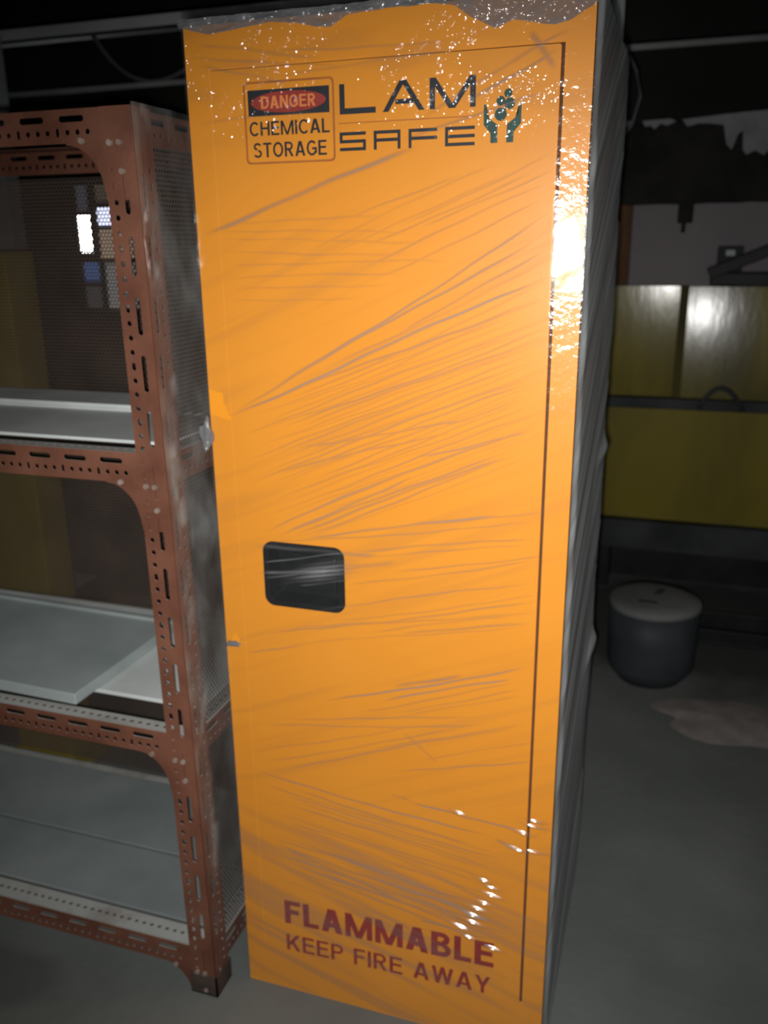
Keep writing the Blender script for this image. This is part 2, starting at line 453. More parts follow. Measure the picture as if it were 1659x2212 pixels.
def angle_beam(x0, x1, y, inward, ztop, face, axis):
    """horizontal L: a pierced face and a top flange turned inward"""
    th = 0.002
    L = x1 - x0
    fw = 0.045 if ztop < 0.2 or ztop > 1.5 else 0.030
    if axis == 'x':
        f1 = lambda u, v, w: lean((x1 - u, y + inward * w, ztop - face + v))
        f2 = lambda u, v, w: lean((x1 - u, y + inward * v, ztop - th + w))
    else:
        f1 = lambda u, v, w: lean((y + inward * w, x0 + u, ztop - face + v))
        f2 = lambda u, v, w: lean((y + inward * v, x0 + u, ztop - th + w))
    m1 = plate_mesh(rect(0, L, 0, face), slots_h(L, face, 0.062 if axis == 'x' else 0.03), th, f1)
    hs = []
    k = 0
    x = 0.06
    while x < L - 0.05:
        hs.append(disc(x, fw * 0.55, 0.0042, 0.0036, 8)); x += 0.017
    m2 = plate_mesh(rect(0, L, th, fw), hs, th, f2)
    bm = bmesh.new(); bm.from_mesh(m1); bm.from_mesh(m2)
    return from_bm('beam', bm, RUST, rack)

for zt, fh in LEVELS:
    angle_beam(RX0 + 0.004, RX1 - 0.004, RY0 + 0.0030, 1, zt, fh, 'x')
    angle_beam(RX0 + 0.004, RX1 - 0.004, RY1 - 0.0030, -1, zt, fh, 'x')
    angle_beam(RY0 + 0.008, RY1 - 0.008, RX1 - 0.0030, -1, zt - 0.003, fh, 'y')
    angle_beam(RY0 + 0.008, RY1 - 0.008, RX0 + 0.0030, 1, zt - 0.003, fh, 'y')

def gusset(xc, sgn, ztop, y, sy, down=0.068, out=0.062):
    # corner plate with a hollow curved edge, beneath a beam
    pts = [(0, 0), (FL + out, 0), (FL + out, -0.012)]
    for k in range(1, 8):
        a = R(90 * k / 8)
        pts.append((FL + out - (out - 0.004) * math.sin(a), -0.012 - (down) * (1 - math.cos(a))))
    pts += [(FL + 0.003, -0.012 - down), (FL + 0.002, -0.02 - down), (0, -0.02 - down)]
    plate('gusset', pts, [], 0.002, lambda u, v, w: lean((xc + sgn * u, y + sy * w, ztop + v)), RUST, rack)
    for bu, bv in ((0.018, -0.012), (0.018, -0.05), (FL + 0.03, -0.008), (0.034, -0.012)):
        me = bpy.data.meshes.new('bolt')
        bm = bmesh.new()
        bmesh.ops.create_cone(bm, cap_ends=True, segments=6, radius1=0.0050, radius2=0.0045, depth=0.004)
        for v in bm.verts: v.co = lean((xc + sgn * bu + v.co.x, RY0 - 0.002 + v.co.z if False else RY0 - 0.0022 - v.co.z, ztop + bv + v.co.y))
        from_bm('bolt', bm, BOLT, rack)

BOLT = noisy('dusty_zinc_bolt', (0.24, 0.17, 0.14), (0.36, 0.29, 0.26), scale=40, rough=0.5, spec=0.5)
for zt, fh in LEVELS:
    dz = fh - 0.010
    gusset(RX1 - 0.003, -1, zt - dz, RY0 + 0.0056, 1)

# perforated sheet panels: real hexagonal lattice of round holes
def perforated(name, u0, u1, v0, v1, pitch, hole, to3d):
    h = pitch * math.sqrt(3) / 2
    nu = int((u1 - u0) / pitch); nv = int((v1 - v0) / h)
    jj, ii = np.meshgrid(np.arange(nv), np.arange(nu), indexing='ij')
    cu = (u0 + (ii + 0.5 * (jj % 2)) * pitch).ravel(); cv = (v0 + jj * h).ravel()
    a = np.radians(np.arange(6) * 60 + 30)
    Ro = pitch / math.sqrt(3)
    U = np.concatenate([cu[:, None] + Ro * np.cos(a), cu[:, None] + hole * np.cos(a)], 1)
    V = np.concatenate([cv[:, None] + Ro * np.sin(a), cv[:, None] + hole * np.sin(a)], 1)
    n = len(cu)
    co = to3d(U.ravel(), V.ravel())
    base = (np.arange(n) * 12)[:, None, None]
    k = np.arange(6)
    q = np.stack([k, (k + 1) % 6, (k + 1) % 6 + 6, k + 6], 1)[None]
    F = (base + q).reshape(-1, 4)
    me = bpy.data.meshes.new(name)
    me.vertices.add(len(co)); me.vertices.foreach_set('co', co.astype(np.float32).ravel())
    me.loops.add(F.size); me.loops.foreach_set('vertex_index', F.astype(np.int32).ravel())
    me.polygons.add(len(F)); me.polygons.foreach_set('loop_start', (np.arange(len(F)) * 4).astype(np.int32))
    me.update(calc_edges=True)
    return link_mesh(name, me, PERF, rack)

def sidef(u, v):
    return np.stack([RX1 - 0.006 - 0.0112 * v, u, v], 1)
def backf(u, v):
    return np.stack([u - 0.0112 * v, np.full_like(u, RY1 - 0.010), v], 1)
p1 = perforated('perforated_side_panel', RY0 + 0.010, RY1 - 0.006, 0.075, 1.535, 0.0080, 0.0027, sidef)
p2 = perforated('perforated_back_panel', RX0 + 0.012, RX1 - 0.012, 0.12, 1.50, 0.0082, 0.0030, backf)
tag(p1, kind='stuff'); tag(p2, kind='stuff')

# thin film clinging to the side of the rack
def grid_mesh(name, P, faces_keep=None, attrs=None, mat=None, parent=None):
    nv, nu = P.shape[:2]
    idx = np.arange(nv * nu).reshape(nv, nu)
    F = np.stack([idx[:-1, :-1], idx[:-1, 1:], idx[1:, 1:], idx[1:, :-1]], -1).reshape(-1, 4)
    if faces_keep is not None: F = F[faces_keep.ravel()]
    me = bpy.data.meshes.new(name)
    me.vertices.add(nv * nu); me.vertices.foreach_set('co', P.astype(np.float32).ravel())
    me.loops.add(F.size); me.loops.foreach_set('vertex_index', F.astype(np.int32).ravel())
    me.polygons.add(len(F)); me.polygons.foreach_set('loop_start', (np.arange(len(F)) * 4).astype(np.int32))
    me.update(calc_edges=True)
    for k, a in (attrs or {}).items():
        at = me.attributes.new(k, 'FLOAT', 'POINT')
        at.data.foreach_set('value', np.clip(a, 0, 2.2).astype(np.float32).ravel())
    return link_mesh(name, me, mat, parent, smooth=True)

def vnoise(x, y, seed, oct=4):
    """smooth value noise on numpy arrays"""
    out = np.zeros_like(x); amp = 1.0; tot = 0
    for o in range(oct):
        xi = np.floor(x).astype(int); yi = np.floor(y).astype(int)
        fx = x - xi; fy = y - yi
        fx = fx * fx * (3 - 2 * fx); fy = fy * fy * (3 - 2 * fy)
        def hsh(a, b):
            n = (a * 374761393 + b * 668265263 + (seed + o) * 1442695041) & 0x7fffffff
            n = ((n ^ (n >> 13)) * 1274126177) & 0x7fffffff
            return ((n ^ (n >> 16)) & 0xffff) / 65535.0
        v = (hsh(xi, yi) * (1 - fx) + hsh(xi + 1, yi) * fx) * (1 - fy) + (hsh(xi, yi + 1) * (1 - fx) + hsh(xi + 1, yi + 1) * fx) * fy
        out += amp * v; tot += amp; amp *= 0.5; x = x * 2.03 + 11.3; y = y * 2.03 + 5.7
    return out / tot

ys = np.linspace(RY0 - 0.002, RY1, 60); zs = np.linspace(0.06, 1.552, 320)
Yg, Zg = np.meshgrid(ys, zs)
n1 = vnoise(Yg * 14 + Zg * 6, Zg * 9, 3); n2 = vnoise(Yg * 40, Zg * 22, 9)
xb = RX1 + 0.0035 - 0.0112 * Zg + 0.010 * (n1 - 0.45) * (Yg > RY0 + 0.004)
frontedge = np.exp(-((Yg - RY0 - 0.028 - 0.012 * np.sin(Zg * 23)) / 0.012) ** 2)
fold = 0.20 + 0.55 * np.clip((n1 - 0.45) * 3, 0, 1) + 0.9 * frontedge * np.clip((n2 - 0.42) * 5, 0, 1)
P = np.stack([np.maximum(xb, RX1 + 0.0028 - 0.0112 * Zg), Yg, Zg], -1)
rf = grid_mesh('stretch_film', P, None, {'fold': fold, 'crumple': np.full_like(fold, 0.3)}, FILM_RACK, rack)
rf['label'] = 'thin dusty plastic film stretched over the side'

# boards lying on the rack
WHITE_BOARD = noisy('white_board', (0.62, 0.66, 0.66), (0.78, 0.82, 0.82), scale=6, rough=0.5, spec=0.4, bump=0.05, bscale=80)
def board(name, x0, x1, y0, y1, z0, z1, mat, label, cat='board', rz=0.0, ry=0.0, rx=0.0, lips=()):
    e = empty(name, ((x0 + x1) / 2, (y0 + y1) / 2, z0))
    tag(e, label, cat)
    o = box('panel', x0, x1, y0, y1, z0, z1, mat, e, 0.002)
    for (a0, a1, b0, b1, c0, c1) in lips:
        box('lip', a0, a1, b0, b1, c0, c1, mat, e, 0.0015)
    e.rotation_euler = (rx, ry, rz)
    return e

XL = -0.97
# upper shelf
board('shelf_board', XL, -0.075, -0.0060, 0.212, 1.0540, 1.0600, WHITE_BOARD, 'dusty white board along the front of the rack\'s upper shelf')
board('shelf_board', XL, -0.075, 0.2150, 0.380, 1.0540, 1.0640, WHITE_BOARD, 'grey-white board behind the front one on the rack\'s upper shelf',
      lips=((XL, -0.28, 0.2150, 0.2215, 1.064, 1.072),))
# middle shelf
board('shelf_board', XL, -0.075, 0.026, 0.380, 0.5580, 0.5660, WHITE_BOARD, 'thin white board lying flat on the rack\'s middle shelf, under another panel')
board('loose_board', -0.88, -0.292, -0.030, 0.298, 0.5670, 0.5890, BOARD, 'grey-edged white panel resting loose and overhanging on the middle shelf', 'panel', rz=R(-1.5),
      lips=((-0.88, -0.292, 0.286, 0.298, 0.5885, 0.5960),))
# bottom shelf
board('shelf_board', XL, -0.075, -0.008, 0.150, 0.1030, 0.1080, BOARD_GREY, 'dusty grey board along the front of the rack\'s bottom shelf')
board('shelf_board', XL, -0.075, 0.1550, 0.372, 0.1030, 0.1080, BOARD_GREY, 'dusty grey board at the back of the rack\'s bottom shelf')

# dull yellow post behind the rack
yp = empty('yellow_post', (-0.86, 0.55, 0))
tag(yp, 'dull yellow steel post standing behind the perforated rack', 'post')
box('post_shaft', -0.96, -0.790, 0.50, 0.60, 0.01, 1.35, YELLOW_POST, yp, 0.004)
box('base_plate', -1.00, -0.75, 0.46, 0.64, 0.0, 0.01, YELLOW_POST, yp, 0.002)

# ------------------------------------------------------------------ orange chemical cabinet
W, D, H = 0.560, 0.484, 1.650
cab = empty('chemical_storage_cabinet', (W / 2, D / 2, 0))
tag(cab, 'tall orange chemical storage cabinet wrapped in clear stretch film', 'cabinet')
DX0, DX1, DZ0, DZ1 = 0.0385, 0.5205, 0.105, 1.592
bm = bmesh.new()
bm_box(bm, 0, 0.003, 0.012, D, 0, H, 0); bm_box(bm, W - 0.003, W, 0.012, D, 0, H, 0)
bm_box(bm, 0, W, D - 0.003, D, 0, H, 0); bm_box(bm, 0, W, 0.012, D, H - 0.003, H, 0); bm_box(bm, 0, W, 0.012, D, 0, 0.003, 0)
from_bm('body', bm, ORANGE, cab)
g = 0.0024
GAP_SHADE = noisy('gap_shade_brown', (0.10, 0.045, 0.016), (0.14, 0.06, 0.02), scale=30, rough=0.8, spec=0.1)
plate('face_frame', rrect(0, W, 0, H, 0.002, 2), [rect(DX0 - g, DX1 + 0.0046, DZ0 - g, DZ1 + g)], 0.012, lambda u, v, w: (u, w, v), ORANGE, cab)
HX0, HX1, HZ0, HZ1 = 0.0815, 0.2185, 0.800, 0.908
door = plate('door', rrect(DX0, DX1, DZ0, DZ1, 0.002, 2), [rrect(HX0, HX1, HZ0, HZ1, 0.016)], 0.014, lambda u, v, w: (u, -0.003 + w, v), ORANGE, cab)
box('door_backing', DX0 - 0.01, DX1 + 0.01, 0.030, 0.034, DZ0 - 0.01, DZ1 + 0.01, ORANGE_IN, cab)
plate('gap_shade_strip', rect(DX0 - 0.008, DX1 + 0.010, DZ0 - 0.008, DZ1 + 0.008), [rect(DX0 + 0.004, DX1 - 0.004, DZ0 + 0.004, DZ1 - 0.004)], 0.002, lambda u, v, w: (u, 0.0112 + w, v), GAP_SHADE, cab)  # dark strip added behind the door gap, its colour standing in for shade

# recessed black paddle handle
hd = empty('door_handle', (0, 0, 0)); hd.parent = cab; hd.matrix_parent_inverse = Matrix.Translation(-cab.location)
hd['label'] = 'black recessed paddle handle with lock'
def sub(o, p=hd):
    o.parent = p
    return o
plate_ob = plate('bezel', rrect(HX0 - 0.001, HX1 + 0.001, HZ0 - 0.001, HZ1 + 0.001, 0.017), [rrect(HX0 + 0.009, HX1 - 0.009, HZ0 + 0.009, HZ1 - 0.009, 0.010)], 0.003, lambda u, v, w: (u, -0.0058 + w, v), PLASTIC)
sub(plate_ob)
bm = bmesh.new()                                                    # the dish: sloping walls and a floor
o1 = rrect(HX0 + 0.0085, HX1 - 0.0085, HZ0 + 0.0085, HZ1 - 0.0085, 0.010); o2 = rrect(HX0 + 0.014, HX1 - 0.014, HZ0 + 0.014, HZ1 - 0.014, 0.008)
r1 = [bm.verts.new((u, -0.003, v)) for u, v in o1]; r2 = [bm.verts.new((u, 0.022, v)) for u, v in o2]
for k in range(len(r1)): bm.faces.new((r1[k], r1[(k + 1) % len(r1)], r2[(k + 1) % len(r2)], r2[k]))
bm.faces.new(r2)
sub(from_bm('dish', bm, PLASTIC))
bm = bmesh.new()
bm_box(bm, 0.125, HX1 - 0.014, -0.003, 0.006, 0.829, 0.889, 0.003)
for v in bm.verts:
    if v.co.x < 0.16: v.co.y += 0.010
sub(from_bm('paddle', bm, PLASTIC))
bm = bmesh.new()
bmesh.ops.create_cone(bm, cap_ends=True, segments=20, radius1=0.0085, radius2=0.0085, depth=0.008)
for v in bm.verts: v.co = Vector((0.178 + v.co.x, -0.0045 + v.co.z, 0.862 + v.co.y))
lk = sub(from_bm('lock', bm, CHROME)); lk['label'] = 'small round key lock'

# printing on the door
def arc_band(cx, cz, rx, rz, st, a0, a1, n=12):
    out = []
    for k in range(n):
        p, q = R(a0 + (a1 - a0) * k / n), R(a0 + (a1 - a0) * (k + 1) / n)
        out.append([(cx + rx * math.cos(p), cz + rz * math.sin(p)), (cx + rx * math.cos(q), cz + rz * math.sin(q)),
                    (cx + (rx - st) * math.cos(q), cz + (rz - st) * math.sin(q)), (cx + (rx - st) * math.cos(p), cz + (rz - st) * math.sin(p))])
    return out

def slope(xa, za, xb, zb, w):
    return [(xa - w / 2, za), (xa + w / 2, za), (xb + w / 2, zb), (xb - w / 2, zb)]

def glyph(c, t):
    """plain grotesque capital of height 1 and stroke t: (width, polygons)"""
    stem = rect(0, t, 0, 1); h = t * 0.86
    if c == 'I': return t, [stem]
    if c == 'L': return 0.58, [stem, rect(0, 0.58, 0, h)]
    if c == 'F': return 0.60, [stem, rect(0, 0.60, 1 - h, 1), rect(0, 0.54, 0.52 - h / 2, 0.52 + h / 2)]
    if c == 'E': return 0.64, [stem, rect(0, 0.63, 1 - h, 1), rect(0, 0.59, 0.53 - h / 2, 0.53 + h / 2), rect(0, 0.64, 0, h)]
    if c == 'H': return 0.72, [stem, rect(0.72 - t, 0.72, 0, 1), rect(0, 0.72, 0.52 - h / 2, 0.52 + h / 2)]
    if c == 'T': return 0.66, [rect(0, 0.66, 1 - h, 1), rect(0.33 - t / 2, 0.33 + t / 2, 0, 1)]
    if c == 'A': return 0.78, [slope(t * 0.55, 0, 0.37, 1, t * 1.1), slope(0.78 - t * 0.55, 0, 0.41, 1, t * 1.1), rect(0.18, 0.60, 0.22, 0.22 + h)]
    if c == 'M': return 0.98, [rect(0, t * 0.9, 0, 1), rect(0.98 - t * 0.9, 0.98, 0, 1), slope(0.49, 0, t * 0.55, 1, t * 0.95), slope(0.49, 0, 0.98 - t * 0.55, 1, t * 0.95)]
    if c == 'N': return 0.74, [stem, rect(0.74 - t, 0.74, 0, 1), slope(0.74 - t * 0.6, 0, t * 0.6, 1, t * 1.15)]
    if c == 'K': return 0.74, [stem, slope(t * 0.9, 0.33, 0.74 - t * 0.65, 1, t * 1.3), slope(0.74 - t * 0.62, 0, 0.30, 0.60, t * 1.2)]
    if c == 'W': return 1.06, [slope(0.29, 0, t * 0.55, 1, t * 1.05), slope(0.29, 0, 0.53, 1, t * 1.05), slope(0.77, 0, 0.53, 1, t * 1.05), slope(0.77, 0, 1.06 - t * 0.55, 1, t * 1.05)]
    if c == 'Y': return 0.74, [slope(0.37, 0.40, t * 0.6, 1, t * 1.15), slope(0.37, 0.40, 0.74 - t * 0.6, 1, t * 1.15), rect(0.37 - t / 2, 0.37 + t / 2, 0, 0.46)]
    if c in 'PR':
        g = [stem, rect(0, 0.36, 1 - h, 1), rect(0, 0.36, 0.42, 0.42 + h)] + arc_band(0.36, 0.71, 0.28, 0.29, h, -90, 90)
        if c == 'R': g.append(slope(0.68 - t * 0.55, 0, 0.34, 0.46, t * 1.15))
        return (0.70 if c == 'R' else 0.64), g
    if c == 'B': return 0.68, [stem, rect(0, 0.38, 1 - h, 1), rect(0, 0.40, 0.52 - h / 2, 0.52 + h / 2), rect(0, 0.40, 0, h)] + arc_band(0.37, 0.74, 0.26, 0.26, h, -90, 90) + arc_band(0.39, 0.28, 0.29, 0.28, h, -90, 90)
    if c == 'D': return 0.72, [stem, rect(0, 0.34, 1 - h, 1), rect(0, 0.34, 0, h)] + arc_band(0.34, 0.5, 0.38, 0.5, h, -90, 90, 16)
    if c == 'O': return 0.80, arc_band(0.40, 0.5, 0.40, 0.515, h * 1.05, 0, 360, 28)
    if c == 'C': return 0.74, arc_band(0.40, 0.5, 0.40, 0.515, h * 1.05, 42, 318, 24)
    if c == 'G': return 0.78, arc_band(0.40, 0.5, 0.40, 0.515, h * 1.05, 42, 340, 24) + [rect(0.42, 0.78, 0.40, 0.40 + h), rect(0.78 - t * 0.9, 0.78, 0.14, 0.45)]
    if c == 'S': return 0.66, arc_band(0.33, 0.745, 0.31, 0.265, h, 20, 262, 16) + arc_band(0.33, 0.268, 0.33, 0.278, h, -160, 82, 16)
    return 0.30, []

def text_on(word, x0, x1, z0, z1, mat, t=0.16, rise=0.0, y=-0.0036, gap=0.11):
    cells = []; pen = 0.0
    for c in word:
        w, g = glyph(c, t)
        if g: cells.append([[(pen + u, v) for u, v in p] for p in g])
        pen += w + gap
    pen -= gap
    for g in cells:
        print_poly('letter', [[(x0 + u / pen * (x1 - x0), z0 + v * (z1 - z0) + rise * u / pen) for u, v in p] for p in g], mat, y)

def print_poly(name, polys, mat, y=-0.0035, label=None):
    bm = bmesh.new()
    for pts in polys:
        y -= 2e-6
        f = bm.faces.new([bm.verts.new((u, y, v)) for u, v in pts])
        bmesh.ops.triangulate(bm, faces=[f])
    for f in bm.faces:
        f.normal_update()
        if f.normal.y > 0: f.normal_flip()
    me = bpy.data.meshes.new(name); bm.to_mesh(me); bm.free()
    o = link_mesh(name, me, mat)
    o.parent = door
    if label: o['label'] = label
    return o

def bar(p, q, w):
    p, q = Vector(p), Vector(q); d = (q - p).normalized(); n = Vector((-d.y, d.x)) * w / 2
    return [tuple(p + n), tuple(q + n), tuple(q - n), tuple(p - n)]

fb = plate('sign_border', rrect(0.0885, 0.2225, 1.4695, 1.5745, 0.006, 4), [rrect(0.0912, 0.2198, 1.4722, 1.5718, 0.005, 4)], 0.0004, lambda u, v, w: (u, -0.0036 + w, v), INK_BROWN)
fb.parent = door
print_poly('sign_header', [rect(0.0950, 0.2155, 1.5310, 1.5640)], INK_BLACK, label='black header block of the danger sign')
print_poly('sign_oval', [disc(0.1552, 1.5475, 0.0555, 0.0135, 40)], INK_OVAL, y=-0.0038, label='red oval behind the word DANGER')
text_on('DANGER', 0.1150, 0.1960, 1.5400, 1.5555, INK_PALE, 0.20, y=-0.0041)
text_on('CHEMICAL', 0.0955, 0.2150, 1.5060, 1.5240, INK_BLACK, 0.17)
text_on('STORAGE', 0.1000, 0.2100, 1.4780, 1.4970, INK_BLACK, 0.17)

zb, zt_ = 1.5270, 1.5640
s = 0.0074
L_ = [rect(0.2300, 0.2300 + s, zb, zt_), rect(0.2300, 0.2810, zb, zb + s)]
def leg(xa, za, xb_, zb_, w): return [(xa - w / 2, za), (xa + w / 2, za), (xb_ + w / 2, zb_), (xb_ - w / 2, zb_)]
A_ = [leg(0.2945, zb, 0.3180, zt_, s * 1.1), leg(0.3440, zb, 0.3190, zt_, s * 1.1), rect(0.3080, 0.3325, zb + 0.0085, zb + 0.0145)]
M_ = [rect(0.3545, 0.3545 + s, zb, zt_), rect(0.4080, 0.4080 + s, zb, zt_), leg(0.3845, zb, 0.3585, zt_, s * 1.15), leg(0.3845, zb, 0.4115, zt_, s * 1.15)]
for G in (L_, A_, M_):
    print_poly('letter', G, INK_BLACK, label='large black capital letter')
z0_, z1_ = 1.4815, 1.5050
t = 0.0042; zm = (z0_ + z1_) / 2
S_ = [rect(0.2290, 0.2665, z1_ - t, z1_), rect(0.2290, 0.2290 + t, zm, z1_), rect(0.2290, 0.2665, zm - t / 2, zm + t / 2), rect(0.2665 - t, 0.2665, z0_, zm), rect(0.2290, 0.2665, z0_, z0_ + t)]
A2 = [rect(0.2775, 0.3150, z1_ - t, z1_), rect(0.2775, 0.2775 + t, z0_, z1_), rect(0.3150 - t, 0.3150, z0_, z1_), rect(0.2775, 0.3150, zm - t / 2, zm + t / 2)]
F_ = [rect(0.3260, 0.3650, z1_ - t, z1_), rect(0.3260, 0.3260 + t, z0_, z1_), rect(0.3260, 0.3650, zm - t / 2, zm + t / 2)]
E_ = [rect(0.3755, 0.4150, z1_ - t, z1_), rect(0.3755, 0.3755 + t, z0_, z1_), rect(0.3755, 0.4150, zm - t / 2, zm + t / 2), rect(0.3755, 0.4150, z0_, z0_ + t)]
for G in (S_, A2, F_, E_):
    print_poly('letter', G, INK_BLACK, label='squared black capital letter')
print_poly('divider_line', [rect(0.2280, 0.4060, 1.5155, 1.5168)], INK_BROWN)
def hand(m):
    X = lambda x: 0.4502 + m * (x - 0.4502)
    a = [(X(0.4260), 1.5285), (X(0.4290), 1.5290), (X(0.4300), 1.5170), (X(0.4335), 1.5120), (X(0.4440), 1.5045), (X(0.4445), 1.4830), (X(0.4355), 1.4830), (X(0.4352), 1.4950), (X(0.4262), 1.5050)]
    return a
print_poly('emblem', [hand(1), hand(-1), disc(0.4570, 1.5405, 0.0052, None, 20), disc(0.4478, 1.5320, 0.0058, None, 20), disc(0.4592, 1.5285, 0.0068, None, 20), disc(0.4480, 1.5165, 0.0078, None, 20),
                      bar((0.4570, 1.5405), (0.4592, 1.5285), 0.0022), bar((0.4478, 1.5320), (0.4592, 1.5285), 0.0022), bar((0.4480, 1.5165), (0.4592, 1.5285), 0.0022)], INK_GREEN,
           label='dark green emblem of two hands holding a molecule')
text_on('FLAMMABLE', 0.083, 0.4745, 0.1575, 0.2090, INK_RED, 0.225, rise=0.0125, gap=0.10)
text_on('KEEP FIRE AWAY', 0.084, 0.4700, 0.0960, 0.1325, INK_RED, 0.165, rise=0.0150, gap=0.13)

